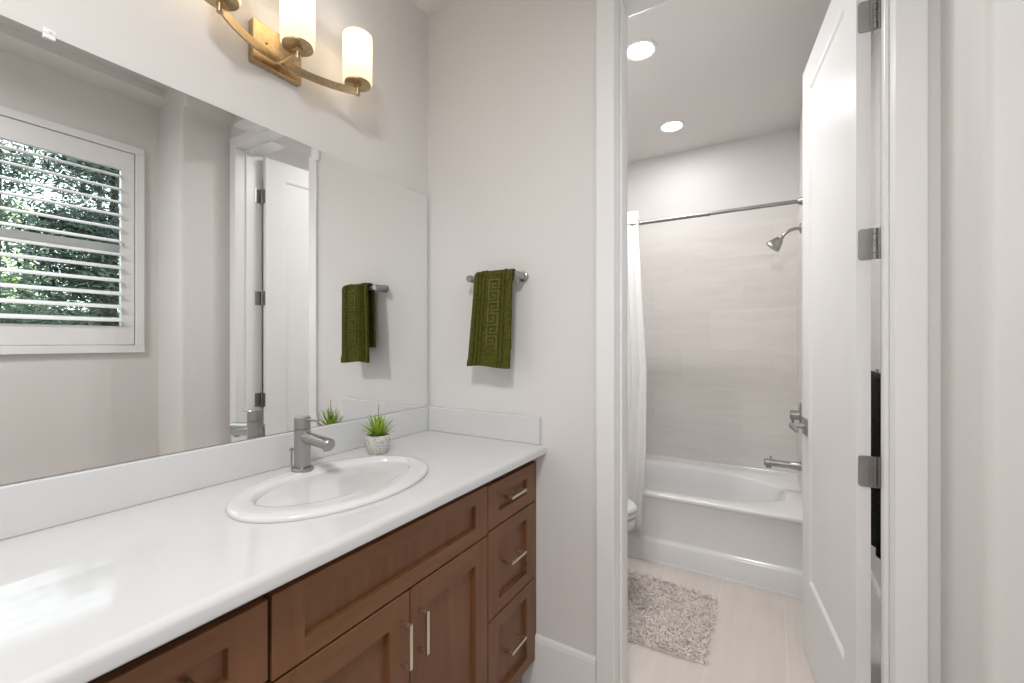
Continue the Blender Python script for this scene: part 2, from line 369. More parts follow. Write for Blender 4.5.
# ------------------------------------------------------------------ vanity units
XC = -0.742       # cabinet front plane
def shaker(name, y0, y1, z0, z1, parent, st, rl, th=0.019):
    bm = bmesh.new(); xf, xb, rec, e = XC, XC-th, 0.013, 0.0012
    ring = lambda x, dy, dz: [bm.verts.new(p) for p in ((x, y0+dy, z0+dz), (x, y1-dy, z0+dz), (x, y1-dy, z1-dz), (x, y0+dy, z1-dz))]
    b0, b1 = ring(xb, 0, 0), ring(xf-e, 0, 0); bm.faces.new(b0[::-1]); bridge(bm, b0, b1)
    o = ring(xf, e, e); bridge(bm, b1, o)
    inn = ring(xf, st, rl); deep = ring(xf-rec, st+0.0015, rl+0.0015)
    bl, br, tr, tl_ = [bm.verts.new((xf, yy, zz)) for yy, zz in ((y0+st, z0+e), (y1-st, z0+e), (y1-st, z1-e), (y0+st, z1-e))]
    fs = [bm.faces.new((bl, br, inn[1], inn[0])), bm.faces.new((inn[3], inn[2], tr, tl_))]
    bm.faces.new((o[0], bl, inn[0], inn[3], tl_, o[3])); bm.faces.new((br, o[1], o[2], tr, inn[2], inn[1]))
    bridge(bm, inn, deep); bm.faces.new(deep)
    for f in fs: f.material_index = 1
    ob = obj(name, bm, wood_v, parent); ob.data.materials.append(wood_h)
    return ob
def pull(parent, ya, yb, za, zb, xf=XC):
    bm = bmesh.new(); s = 0.0045; xo = xf+0.030
    if abs(yb-ya) > abs(zb-za):
        box(bm, xo-2*s, xo, ya, yb, za-s, za+s)
        for yy in (ya+s, yb-s): box(bm, xf-0.001 if False else xf-0.0088, xo-2*s, yy-s, yy+s, za-s, za+s)
    else:
        box(bm, xo-2*s, xo, ya-s, ya+s, za, zb)
        for zz in (za+s, zb-s): box(bm, xf+0.0002, xo-2*s, ya-s, ya+s, zz-s, zz+s)
    o = obj('bar_pull', bm, pull_m, parent, bevel=0.001); o['label'] = 'pale nickel square bar pull'
    return o
def carcass(t, y0, y1):
    bm = bmesh.new(); xf = XC-0.0195
    box(bm, XM+0.002, xf, y0, y0+0.016, 0.160, 0.9185); box(bm, XM+0.002, xf, y1-0.016, y1, 0.160, 0.9185)
    box(bm, XM+0.002, xf, y0+0.016, y1-0.016, 0.160, 0.176); box(bm, XM+0.002, XM+0.01, y0+0.016, y1-0.016, 0.176, 0.9185)
    box(bm, xf-0.018, xf, y0+0.016, y1-0.016, 0.176, 0.74); box(bm, xf-0.018, xf, y0+0.016, y1-0.016, 0.74, 0.9185)
    obj('carcass', bm, dark_wood, t)
    boxo('toe_kick', (XM+0.01, XC-0.09, y0, y1, 0.0, 0.159), dark_wood, t)
def drawer_unit(y0, y1, cy0, cy1, label):
    t = thing('vanity_drawer_unit', label, 'drawer cabinet', (-1.0, (y0+y1)/2, 0), group='vanity drawer units')
    carcass(t, cy0, cy1)
    for (z0, z1) in ((0.748, 0.886), (0.468, 0.743), (0.162, 0.463)):
        d = shaker('drawer', y0, y1, z0, z1, t, 0.064, 0.042)
        c = (y0+y1)/2-0.010; zz = (z0+z1)/2
        pull(d, c-0.048, c+0.048, zz+0.008, zz+0.008)
    if y1 > 1:
        boxo('filler_strip', (XC-0.019, XC-0.004, y1+0.003, YE-0.0005, 0.162, 0.886), wood_v, t)
    settle(t); return t
drawer_unit(1.113, 1.4225, 1.111, YE-0.0005, 'brown wood three-drawer vanity unit beside the end wall')
drawer_unit(0.122, 0.431, 0.114, 0.434, 'brown wood drawer unit left of the sink, mostly below the frame')
sb = thing('sink_base_cabinet', 'brown wood vanity cabinet under the sink with false drawer front and two doors', 'cabinet', (-1.0, 0.775, 0))
carcass(sb, 0.4355, 1.110)
shaker('false_drawer_front', 0.438, 1.109, 0.740, 0.890, sb, 0.062, 0.040)
d1 = shaker('door', 0.438, 0.7735, 0.162, 0.735, sb, 0.064, 0.062); pull(d1, 0.749, 0.749, 0.570, 0.675)
d2 = shaker('door', 0.7765, 1.109, 0.162, 0.735, sb, 0.062, 0.062); pull(d2, 0.807, 0.807, 0.570, 0.675)
settle(sb)

# countertop with sink cut-out, backsplash and side splash
ct = thing('countertop', 'glossy white vanity countertop with backsplash along the mirror wall', 'countertop', (-0.97, 0.775, 0.919))
SXC, SYC = -0.970, 0.762
def build_counter():
    bm = bmesh.new(); zb = 0.919; xf = -0.704
    r1, r2 = 0.006, 0.014
    prof = [(XM+0.001, zb)] + [(xf-r1+r1*math.sin(a), zb+r1-r1*math.cos(a)) for a in [PI/2*k/5 for k in range(6)]] + [(xf-r2+r2*math.cos(a), ZC-r2+r2*math.sin(a)) for a in [PI/2*k/8 for k in range(9)]] + [(XM+0.001, ZC)]
    extrude_profile(bm, prof, 0.085, YE-0.0005, lambda p, q, t: (p, t, q))
    o = obj('slab', bm, counter_m, ct)
    cb = bmesh.new(); n = 64
    el = lambda z: [(SXC-0.014+0.148*math.cos(2*PI*k/n), SYC+0.010+0.248*math.sin(2*PI*k/n), z) for k in range(n)]
    rings(cb, [el(zb-0.05), el(ZC+0.05)])
    cu = obj('cutter', cb, counter_m)
    b = o.modifiers.new('hole', 'BOOLEAN'); b.operation = 'DIFFERENCE'; b.object = cu; b.solver = 'EXACT'
    dg = bpy.context.evaluated_depsgraph_get(); me = bpy.data.meshes.new_from_object(o.evaluated_get(dg))
    o.modifiers.clear(); o.data = me
    bpy.data.objects.remove(cu, do_unlink=True)
    for p in me.polygons: p.use_smooth = True
    me.set_sharp_from_angle(angle=math.radians(30))
    return o
build_counter()
boxo('backsplash', (XM+0.001, XM+0.021, 0.085, YE-0.0005, ZC, 1.054), counter_m, ct, bevel=0.003)
boxo('side_splash', (XM+0.0215, -0.724, YE-0.0205, YE-0.0005, ZC, 1.054), counter_m, ct, bevel=0.003)
settle(ct)

# sink
sk = thing('sink', 'oval white drop-in sink set in the white countertop', 'sink', (SXC, SYC, ZC))
bm = bmesh.new(); n = 72
def el(cx, cy, ax, ay, z, back=1.0): return [(cx+ax*(1 if math.cos(2*PI*k/n) > 0 else back)*math.cos(2*PI*k/n), cy+ay*math.sin(2*PI*k/n), z) for k in range(n)]   # back: how far the rear half reaches
rs = [el(SXC, SYC, 0.176, 0.268, ZC+0.0004, 1.17), el(SXC, SYC, 0.178, 0.270, ZC+0.004, 1.17), el(SXC, SYC, 0.1765, 0.268, ZC+0.009, 1.17), el(SXC, SYC, 0.171, 0.263, ZC+0.0125, 1.17)]
bc = (SXC-0.028, SYC+0.018)
rs += [el(SXC-0.006, SYC+0.004, 0.158, 0.250, ZC+0.0135, 1.12), el(SXC-0.020, SYC+0.012, 0.138, 0.234, ZC+0.0125, 0.99), el(*bc, 0.129, 0.2265, ZC+0.009, 0.93), el(*bc, 0.1235, 0.2210, ZC+0.003, 0.92), el(*bc, 0.1205, 0.2175, ZC-0.006, 0.92), el(*bc, 0.1185, 0.2150, ZC-0.018, 0.92),
       el(*bc, 0.116, 0.212, ZC-0.035, 0.92), el(*bc, 0.104, 0.190, ZC-0.075, 0.92), el(*bc, 0.082, 0.148, ZC-0.105, 0.95), el(*bc, 0.052, 0.085, ZC-0.120), el(*bc, 0.024, 0.024, ZC-0.126)]
rings(bm, rs, False, True)
obj('basin', bm, porc, sk, smooth=True, angle=70)
bm = bmesh.new(); lathe(bm, [(0.023, 0.0), (0.022, 0.003), (0.016, 0.004), (0.012, 0.008), (0.004, 0.009)], (*bc, ZC-0.127), 28)
dr = obj('drain', bm, nickel, sk, smooth=True); dr['label'] = 'brushed nickel drain'
settle(sk)

# faucet
FX, FY = -1.147, 0.765; FZ = ZC+0.0135
fa = thing('faucet', 'brushed nickel single-lever faucet standing behind the sink', 'faucet', (FX, FY, FZ))
bm = bmesh.new(); lathe(bm, [(0.030, 0.0), (0.030, 0.006), (0.027, 0.009), (0.0215, 0.010)], (FX, FY, FZ), 36); obj('base_ring', bm, nickel, fa, smooth=True)
bm = bmesh.new(); lathe(bm, [(0.0215, 0.010), (0.0215, 0.116), (0.0195, 0.117), (0.0195, 0.119)], (FX, FY, FZ), 36); obj('body', bm, nickel, fa, smooth=True)
bm = bmesh.new(); lathe(bm, [(0.0195, 0.118), (0.0215, 0.119), (0.0215, 0.149), (0.020, 0.151)], (FX, FY, FZ), 36)
hc = obj('lever_cap', bm, nickel, fa, smooth=True)
bm = bmesh.new(); tube(bm, [(FX+0.018, FY, FZ+0.142), (FX+0.040, FY, FZ+0.1435), (FX+0.072, FY, FZ+0.146)], [0.0042, 0.004, 0.0036], 10); obj('lever', bm, nickel, hc, smooth=True)
bm = bmesh.new(); s0 = Vector((FX+0.012, FY, FZ+0.094)); s1 = Vector((FX+0.122, FY, FZ+0.085))
tube(bm, [s0, s0.lerp(s1, 0.5), s1, s1+(s1-s0).normalized()*0.003], [0.0165, 0.0163, 0.016, 0.0135], 24)
lathe(bm, [(0.0095, -0.008), (0.0095, 0.0)], (s1.x-0.014, FY, s1.z-0.010), 16)
obj('spout', bm, nickel, fa, smooth=True)
bm = bmesh.new(); tube(bm, [(FX-0.030, FY-0.014, FZ+0.0005), (FX-0.030, FY-0.014, FZ+0.052)], 0.0025, 8); lathe(bm, [(0.003, 0), (0.0055, 0.002), (0.0055, 0.008), (0.003, 0.010)], (FX-0.030, FY-0.014, FZ+0.051), 12)
obj('lift_rod', bm, nickel, fa, smooth=True)
settle(fa)

# ------------------------------------------------------------------ mirror
mi = thing('wall_mirror', 'large rectangular mirror spanning the wall above the vanity counter', 'mirror', (XM, 0.77, 1.055))
MY0, MY1, MZ0, MZ1 = 0.09, YE-0.014, 1.0555, 1.957
bw, bd, xf = 0.033, -0.0009, XM+0.007   # the wedge of the bevel throws the reflection towards the thick side
R = lambda x, d: [(x, MY0+d, MZ0+d), (x, MY1-d, MZ0+d), (x, MY1-d, MZ1-d), (x, MY0+d, MZ1-d)]
bm = bmesh.new(); rings(bm, [R(xf-bd, 0), R(xf, bw)], False, True); obj('glass', bm, mirror_m, mi)
bm = bmesh.new(); rings(bm, [R(XM+0.0008, 0), R(xf-bd-0.0001, 0)], True, False); obj('edge', bm, mirror_e, mi)
for yy in (0.284,):
    bm = bmesh.new(); box(bm, XM+0.0008, XM+0.014, yy-0.009, yy+0.009, MZ1+0.0005, MZ1+0.010); box(bm, xf+0.0012, XM+0.013, yy-0.009, yy+0.009, MZ1-0.009, MZ1+0.001)
    lathe(bm, [(0.004, 0), (0.003, 0.002)], (XM+0.0139, yy, MZ1+0.006), 10, 'X')
    cl = obj('mirror_clip', bm, plastic, mi, bevel=0.003); cl['label'] = 'clear plastic mirror clip'
settle(mi)

# ------------------------------------------------------------------ vanity wall lamp
opal = bpy.data.materials.new('opal_glass_lit'); opal.use_nodes = True
b = bsdf(opal); b.inputs['Base Color'].default_value = (0.50, 0.46, 0.40, 1); b.inputs['Roughness'].default_value = 0.25
b.inputs['Emission Color'].default_value = (1, 0.89, 0.74, 1); b.inputs['Emission Strength'].default_value = 0.7
tl = nd(opal, 'ShaderNodeBsdfTranslucent'); tl.inputs[0].default_value = (0.85, 0.77, 0.63, 1)
ms = nd(opal, 'ShaderNodeMixShader'); ms.inputs[0].default_value = 0.55
lk(opal, b.outputs[0], ms.inputs[1]); lk(opal, tl.outputs[0], ms.inputs[2]); lk(opal, ms.outputs[0], opal.node_tree.nodes['Material Output'].inputs['Surface'])
LX, LZB = -1.158, 2.170
wl = thing('vanity_wall_lamp', 'brass three-shade lamp with curved bar on the wall above the mirror', 'wall lamp', (XM, 0.758, 2.18))
bm = bmesh.new(); box(bm, XM+0.0005, XM+0.024, 0.683, 0.832, 2.128, 2.245); obj('back_plate', bm, brass, wl, bevel=0.002)
bm = bmesh.new(); lathe(bm, [(0.004, 0), (0.004, 0.003), (0.002, 0.005)], (XM+0.024, 0.722, 2.195), 12, 'X'); obj('screw', bm, brass, wl, smooth=True)
bm = bmesh.new(); rs = []; half = 0.2075; sag = 0.070; Rr = (half**2+sag**2)/(2*sag)
for k in range(33):
    a = (k/32*2-1)*math.asin(half/Rr); yy = 0.7605+Rr*math.sin(a); xx = LX-sag+Rr*(1-math.cos(a)); nx, ny = math.cos(a), -math.sin(a)
    rs.append([(xx+nx*d, yy+ny*d, 2.149+z) for d, z in ((-0.003, -0.0115), (0.003, -0.0115), (0.003, 0.0115), (-0.003, 0.0115))])
rings(bm, rs); obj('curved_bar', bm, brass, wl)
bm = bmesh.new(); tube(bm, [(XM+0.022, 0.758, 2.149), (LX+0.004, 0.758, 2.149)], 0.007, 14); obj('centre_arm', bm, brass, wl, smooth=True)
for k, yy in enumerate((0.553, 0.758, 0.968)):
    bm = bmesh.new(); lathe(bm, [(0.006, -0.034), (0.0075, -0.032), (0.0075, -0.012), (0.013, -0.010), (0.013, -0.002), (0.041, 0.0), (0.041, 0.005), (0.010, 0.006)], (LX, yy, LZB), 32)
    obj('shade_holder', bm, brass, wl, smooth=True)
    bm = bmesh.new(); z0, z1 = LZB+0.0055, LZB+0.160; ro, ri = 0.0455, 0.0420
    rings(bm, [circ((LX, yy, z), r, 40) for r, z in ((ri-0.012, z0), (ro-0.004, z0), (ro, z0+0.004), (ro, z1-0.002), (ro-0.002, z1), (ri, z1-0.001), (ri, z0+0.006), (ri-0.012, z0+0.004))], False, False)
    s = obj('lamp_shade', bm, opal, wl, smooth=True, angle=60); s['label'] = 'lit opal glass cylinder shade'
    pl = bpy.data.lights.new('shade_bulb', 'POINT'); pl.energy = 0.8; pl.color = (1, 0.94, 0.86); pl.shadow_soft_size = 0.022
    po = bpy.data.objects.new('shade_bulb', pl); C.objects.link(po); po.location = (LX, yy, LZB+0.118)
settle(wl)

# ------------------------------------------------------------------ towel bar and hand towel
BY, BZ = YE-0.056, 1.577
BX0, BX1 = -1.006, -0.796
tb = thing('towel_bar', 'short brushed nickel towel bar on the end wall above the vanity', 'towel bar', (-0.894, YE, BZ))
bm = bmesh.new(); tube(bm, [(BX0-0.006, BY, BZ), (BX1+0.006, BY, BZ)], 0.010, 20); obj('bar', bm, satin, tb, smooth=True)
for xx in (BX0, BX1):
    bm = bmesh.new(); lathe(bm, [(0.0125, -0.013), (0.014, -0.010), (0.014, 0.042), (0.018, 0.044), (0.018, 0.0555)], (xx, BY, BZ), 20, 'Y'); obj('post', bm, satin, tb, smooth=True)
settle(tb)
green = noise_mix(mat('olive_terry', (0.09, 0.11, 0.02), 0.95, spec=0.1, ), (0.054, 0.053, 0.008), (0.096, 0.093, 0.018), ns=120, bump=0.9, bscale=420)
green2 = noise_mix(mat('olive_woven_motif', (0.13, 0.15, 0.04), 0.85, spec=0.15), (0.105, 0.102, 0.024), (0.135, 0.132, 0.034), ns=90, bump=0.4, bscale=500)
TX0, TX1 = -0.968, -0.804
bm = bmesh.new(); NX = 110; prof = []
zf, zbk = 1.237, 1.305
for k in range(22): prof.append((-0.0165-0.010*(1-k/21)**1.2, zf+(BZ-zf)*k/21))
for k in range(1, 9): a = PI*k/9; prof.append((-0.0165*math.cos(a), BZ+0.0125*math.sin(a)))
for k in range(18): prof.append((0.0165+0.004*k/17, BZ-(BZ-zbk)*k/17))
def towel_pt(i, j, out):
    s = i/NX; dy, z = prof[j]
    drop = max(0, min(1, (BZ-z)/(BZ-zf)))
    x0 = TX0-0.025*drop if dy < 0 else TX0+0.004; x1 = TX1-0.007*drop if dy < 0 else TX1-0.034*min(1, (BZ+0.02-z)/0.05)
    x = x0+(x1-x0)*s
    g = sum(d*math.exp(-((s-c)/w_)**2) for c, w_, d in ((0.12, 0.014, -0.008), (0.215, 0.014, -0.008), (0.305, 0.012, -0.006), (0.165, 0.03, 0.003), (0.26, 0.025, 0.003), (0.745, 0.012, -0.006), (0.835, 0.014, -0.007), (0.79, 0.03, 0.003)))
    hem = 0.0045 if (dy < 0 and z < zf+0.032) else 0
    n = (-1 if dy < 0 else 1); wob = 0.0025*math.sin(9*s+2.2*drop)*drop
    th = (out*0.011+(g+hem if out else 0))
    L = math.hypot(dy, max(0, z-BZ)) or 1
    ny, nz = (dy/L, max(0, z-BZ)/L) if z > BZ else (n, 0)
    return (x, BY+dy+ny*th+wob*n, z+nz*th+(0.004*math.sin(5*s)*drop if j == 0 else 0))
outer = [[bm.verts.new(towel_pt(i, j, 1)) for i in range(NX+1)] for j in range(len(prof))]
inner = [[bm.verts.new(towel_pt(i, j, 0)) for i in range(NX+1)] for j in range(len(prof))]
for j in range(len(prof)-1):
    for i in range(NX):
        bm.faces.new((outer[j][i], outer[j][i+1], outer[j+1][i+1], outer[j+1][i])); bm.faces.new((inner[j][i], inner[j+1][i], inner[j+1][i+1], inner[j][i+1]))
    for i in (0, NX): bm.faces.new((outer[j][i], inner[j][i], inner[j+1][i], outer[j+1][i]))
for j in (0, len(prof)-1):
    for i in range(NX): bm.faces.new((outer[j][i], inner[j][i], inner[j][i+1], outer[j][i+1]))
tw = tag(obj('hand_towel', bm, green, None, smooth=True, angle=60), 'olive green hand towel with woven key border hanging on the towel bar', 'towel')
# woven key border, slightly raised
bm = bmesh.new()
def towel_front(s, z):
    t = (z-zf)/(BZ-zf)*21; j = max(0, min(20, int(t))); i = int(max(0, min(NX-1, s*NX)))
    a = Vector(outer_co[j][i]); bq = Vector(outer_co[j+1][i]); c = a.lerp(bq, t-j)
    x0 = outer_co[j][0][0]; x1 = outer_co[j][NX][0]
    return x0+(x1-x0)*s, c.y
outer_co = [[towel_pt(i, j, 1) for i in range(NX+1)] for j in range(len(prof))]
def stroke(s0, z0, s1, z1):
    w = 0.0052; m_ = max(1, int(abs(z1-z0)/0.012))
    for k in range(m_):
        za, zb = z0+(z1-z0)*k/m_, z0+(z1-z0)*(k+1)/m_
        if s0 == s1: xa, ya = towel_front(s0, za); xb_, yb_ = towel_front(s1, zb); box(bm, min(xa, xb_)-w/2, max(xa, xb_)+w/2, min(ya, yb_)-0.0032, max(ya, yb_)+0.001, min(za, zb)-w/2, max(za, zb)+w/2)
        else:
            xa, ya = towel_front(s0, za); xb_, yb_ = towel_front(s1, za); box(bm, min(xa, xb_), max(xa, xb_), min(ya, yb_)-0.0032, max(ya, yb_)+0.001, za-w/2, za+w/2)
u = 0.042; zz = 1.562
while zz-u > zf+0.035:
    L, Rr_ = 0.44, 0.70; f = 1 if int(round((1.562-zz)/u)) % 2 == 0 else -1
    P = [(L, 0), (Rr_, 0), (Rr_, 0.72), (0.53, 0.72), (0.53, 0.36), (0.62, 0.36)]
    if f < 0: P = [(L+Rr_-a, q) for a, q in P]
    for (a, q), (c_, r_) in zip(P, P[1:]): stroke(a, zz-q*u, c_, zz-r_*u)
    e = P[0][0]; stroke(e, zz, e, zz-u) if f > 0 else stroke(e, zz, e, zz-u)
    zz -= u
o = obj('key_border', bm, green2, tw); o['label'] = 'paler woven key border'

# ------------------------------------------------------------------ potted plant
PX, PY = -1.144, 1.041
pp = thing('potted_plant', 'small spiky green succulent in a speckled white pot on the countertop', 'potted plant', (PX, PY, ZC))
potm = mat('speckled_ceramic', (0.6, 0.58, 0.55), 0.6)
vo = nd(potm, 'ShaderNodeTexVoronoi'); vo.inputs['Scale'].default_value = 110; tcx = nd(potm, 'ShaderNodeTexCoord'); lk(potm, tcx.outputs['Object'], vo.inputs['Vector'])
rp = nd(potm, 'ShaderNodeValToRGB'); rp.color_ramp.elements[0].color = (0.27, 0.245, 0.22, 1); rp.color_ramp.elements[1].color = (0.56, 0.54, 0.51, 1); rp.color_ramp.elements[0].position = 0.12; rp.color_ramp.elements[1].position = 0.42
lk(potm, vo.outputs['Distance'], rp.inputs['Fac']); lk(potm, rp.outputs['Color'], bsdf(potm).inputs['Base Color'])
bpn = nd(potm, 'ShaderNodeBump'); bpn.inputs['Strength'].default_value = 0.6; bpn.inputs['Distance'].default_value = 0.002; lk(potm, vo.outputs['Distance'], bpn.inputs['Height']); lk(potm, bpn.outputs['Normal'], bsdf(potm).inputs['Normal'])
bm = bmesh.new(); lathe(bm, [(0.029, 0.0005), (0.032, 0.004), (0.0385, 0.022), (0.0405, 0.040), (0.0385, 0.056), (0.0365, 0.062), (0.034, 0.063), (0.033, 0.056)], (PX, PY, ZC), 40); obj('pot', bm, potm, pp, smooth=True, angle=60)
bm = bmesh.new(); lathe(bm, [(0.0325, 0.0545), (0.0325, 0.056), (0.02, 0.058)], (PX, PY, ZC), 24); obj('soil', bm, mat('soil', (0.02, 0.016, 0.01), 0.9), pp)
leafm = noise_mix(mat('succulent_green', (0.2, 0.35, 0.04), 0.45), (0.14, 0.26, 0.015), (0.40, 0.54, 0.05), ns=25)
random.seed(4); bm = bmesh.new(); nL = 54
for k in range(nL):
    fr_ = k/nL; az = k*2.39996; tilt0 = 0.08+0.98*fr_**0.9; Ln = (0.082 if fr_ < 0.35 else 0.070 if fr_ < 0.7 else 0.056)*random.uniform(0.9, 1.12)
    p = Vector((PX+0.010*math.cos(az)*fr_, PY+0.010*math.sin(az)*fr_, ZC+0.054)); d0 = Vector((math.cos(az), math.sin(az), 0)); side = Vector((-math.sin(az), math.cos(az), 0))
    prev = None; sg = 6; el_ = PI/2-tilt0
    for j in range(sg+1):
        t = j/sg; w = 0.0050*(1-t)**0.7*(0.55+1.2*t if t < 0.4 else 1.03)+0.0003; ea = el_-0.35*t*(0.4+fr_)
        dirv = d0*math.cos(ea)+Vector((0, 0, math.sin(ea))); nrm = dirv.cross(side).normalized()
        ring = [bm.verts.new(p+side*w), bm.verts.new(p+nrm*w*0.45), bm.verts.new(p-side*w), bm.verts.new(p-nrm*w*0.45)]
        if prev: bridge(bm, prev, ring)
        prev = ring; p = p+dirv*(Ln/sg)
obj('leaf_rosette', bm, leafm, pp, smooth=True, angle=50)
bm = bmesh.new(); tube(bm, [(PX, PY, ZC+0.055), (PX+0.001, PY, ZC+0.12), (PX+0.001, PY+0.002, ZC+0.165)], [0.0016, 0.0012, 0.0008], 6); obj('stalk', bm, mat('dark_stalk', (0.08, 0.09, 0.05), 0.7), pp)
settle(pp)

# ------------------------------------------------------------------ bathtub
bt = thing('bathtub', 'white alcove bathtub with oval basin against the tiled wall', 'bathtub', (-0.6, 3.1, 0))
X0, X1, Y0, Y1, ZD = BL+0.001, XF-0.0005, YT, YF-0.001, 0.414
X0t, X1t, Y1t = X0, X1, YF-0.001
bcx, bcy, bax, bay = -0.600, 3.095, 0.690, 0.320
n = 96
def supe(ax, ay, z, e=2.4, dx=0):
    out = []
    for k in range(n):
        a = 2*PI*k/n; c, s = math.cos(a), math.sin(a)
        out.append((bcx+dx+ax*abs(c)**(2/e)*(1 if c >= 0 else -1), bcy+ay*abs(s)**(2/e)*(1 if s >= 0 else -1), z))
    return out
def rect_ring(z, x0=X0t, x1=X1t, y0=Y0+0.012, y1=Y1t):
    out = []
    for k in range(n):
        a = 2*PI*k/n; c, s = math.cos(a)*bax*1.05, math.sin(a)*bay*1.05
        t = min(((x1-bcx)/c if c > 1e-9 else (x0-bcx)/c if c < -1e-9 else 1e9), ((y1-bcy)/s if s > 1e-9 else (y0-bcy)/s if s < -1e-9 else 1e9))
        out.append((bcx+c*t, bcy+s*t, z))
    # put true corners in
    for (cx_, cy_) in ((x0, y0), (x1, y0), (x0, y1), (x1, y1)):
        i = min(range(n), key=lambda q: (out[q][0]-cx_)**2+(out[q][1]-cy_)**2); out[i] = (cx_, cy_, z)
    return out
bm = bmesh.new()
rings(bm, [rect_ring(ZD-0.02), rect_ring(ZD), supe(bax+0.012, bay+0.012, ZD+0.001, 2.5), supe(bax, bay, ZD-0.004, 2.45), supe(bax-0.012, bay-0.010, ZD-0.02), supe(bax-0.03, bay-0.025, ZD-0.12), supe(bax-0.07, bay-0.05, ZD-0.27), supe(bax-0.13, bay-0.09, ZD-0.325), supe(bax-0.25, bay-0.16, ZD-0.335)], False, True)
obj('basin', bm, tub_m, bt, smooth=True, angle=50)
bm = bmesh.new()
pr = [(Y0+0.05, ZD-0.001), (Y0+0.012, ZD), (Y0+0.004, ZD-0.004), (Y0, ZD-0.012), (Y0+0.002, ZD-0.024), (Y0+0.012, ZD-0.032), (Y0+0.015, ZD-0.05), (Y0+0.020, 0.150), (Y0+0.017, 0.138), (Y0+0.006, 0.126), (Y0, 0.118), (Y0, 0.0), (Y0+0.05, 0.0)]
extrude_profile(bm, pr, X0, X1, lambda p, q, t: (t, p, q)); obj('apron', bm, tub_m, bt, smooth=True, angle=40)
bm = bmesh.new(); lathe(bm, [(0.030, 0.0), (0.030, -0.006), (0.026, -0.010), (0.01, -0.012)], (0.076, bcy, 0.345), 28, 'X'); box(bm, 0.057, 0.067, bcy-0.005, bcy+0.005, 0.345, 0.372)
o = obj('overflow_plate', bm, nickel, bt, smooth=True); o['label'] = 'brushed nickel overflow plate'
bm = bmesh.new(); box(bm, X0t, X1t, Y1t-0.018, YF-0.0012, ZD-0.002, 0.4445); o = obj('tiling_flange', bm, tub_m, bt, bevel=0.003)
settle(bt)
struct(boxo('trim_caulk_base', (X0, X1, YT-0.006, YT-0.0002, 0, 0.010), white))

# tap wall fittings
XP = XF-0.0105; YC = 3.10
sp_ = thing('tub_spout', 'brushed nickel wall spout with diverter knob over the end of the tub', 'tub spout', (XP, YC, 0.592))
bm = bmesh.new(); lathe(bm, [(0.028, 0), (0.028, -0.006), (0.025, -0.010), (0.022, -0.045), (0.0185, -0.06)], (XP, YC, 0.590), 24, 'X'); obj('collar', bm, satin, sp_, smooth=True)
bm = bmesh.new(); tube(bm, [(XP-0.02, YC, 0.590), (XP-0.10, YC, 0.591), (XP-0.185, YC, 0.592), (XP-0.190, YC, 0.592)], [0.020, 0.0200, 0.0215, 0.018], 24); lathe(bm, [(0.0145, -0.032), (0.0155, -0.012)], (XP-0.165, YC, 0.592), 20); obj('spout', bm, satin, sp_, smooth=True)
bm = bmesh.new(); lathe(bm, [(0.003, 0), (0.003, 0.010), (0.006, 0.012), (0.006, 0.020), (0.004, 0.022)], (XP-0.155, YC, 0.611), 14); obj('diverter_knob', bm, satin, sp_, smooth=True)
settle(sp_)
va = thing('shower_valve', 'brushed nickel shower valve on the tap wall above the spout', 'shower valve', (XP, YC, 0.893))
bm = bmesh.new(); lathe(bm, [(0.075, 0), (0.075, -0.003), (0.070, -0.008), (0.03, -0.010)], (XP, YC, 0.893), 36, 'X'); obj('escutcheon', bm, satin, va, smooth=True)
bm = bmesh.new(); lathe(bm, [(0.028, -0.009), (0.028, -0.052), (0.025, -0.056)], (XP, YC, 0.893), 28, 'X'); hd = obj('hub', bm, satin, va, smooth=True)
bm = bmesh.new(); tube(bm, [(XP-0.040, YC, 0.870), (XP-0.041, YC-0.004, 0.84), (XP-0.043, YC-0.006, 0.81)], [0.008, 0.007, 0.006], 12); obj('lever', bm, satin, hd, smooth=True)
settle(va)
sh_ = thing('wall_shower', 'brushed nickel shower head on a curved arm, high on the tap wall', 'shower head', (XP, YC, 2.007))
bm = bmesh.new(); lathe(bm, [(0.030, 0), (0.029, -0.004), (0.014, -0.010), (0.0095, -0.012)], (XP, YC, 2.007), 28, 'X'); obj('flange', bm, satin, sh_, smooth=True)
bm = bmesh.new(); tube(bm, [(XP-0.005, YC, 2.007), (XP-0.03, YC, 2.008), (XP-0.055, YC, 2.002), (XP-0.078, YC, 1.986), (XP-0.095, YC, 1.967)], 0.0095, 16); obj('arm', bm, satin, sh_, smooth=True)
bm = bmesh.new()
ax_ = Vector((-0.66, 0, -0.75)).normalized(); s_ = Vector((0, 1, 0)); q_ = ax_.cross(s_); base = Vector((XP-0.095, YC, 1.967))
prof_h = [(0.010, -0.006), (0.013, 0.0), (0.013, 0.010), (0.017, 0.014), (0.022, 0.022), (0.030, 0.042), (0.037, 0.060), (0.040, 0.074), (0.0395, 0.080), (0.034, 0.082), (0.03, 0.080)]
rings(bm, [[base+ax_*t+(s_*math.cos(2*PI*k/40)+q_*math.sin(2*PI*k/40))*(1.08*r*(1+(0.03*math.cos(10*2*PI*k/40) if 0.02 < t < 0.07 else 0))) for k in range(40)] for r, t in prof_h])
obj('spray_head', bm, satin, sh_, smooth=True)
settle(sh_)

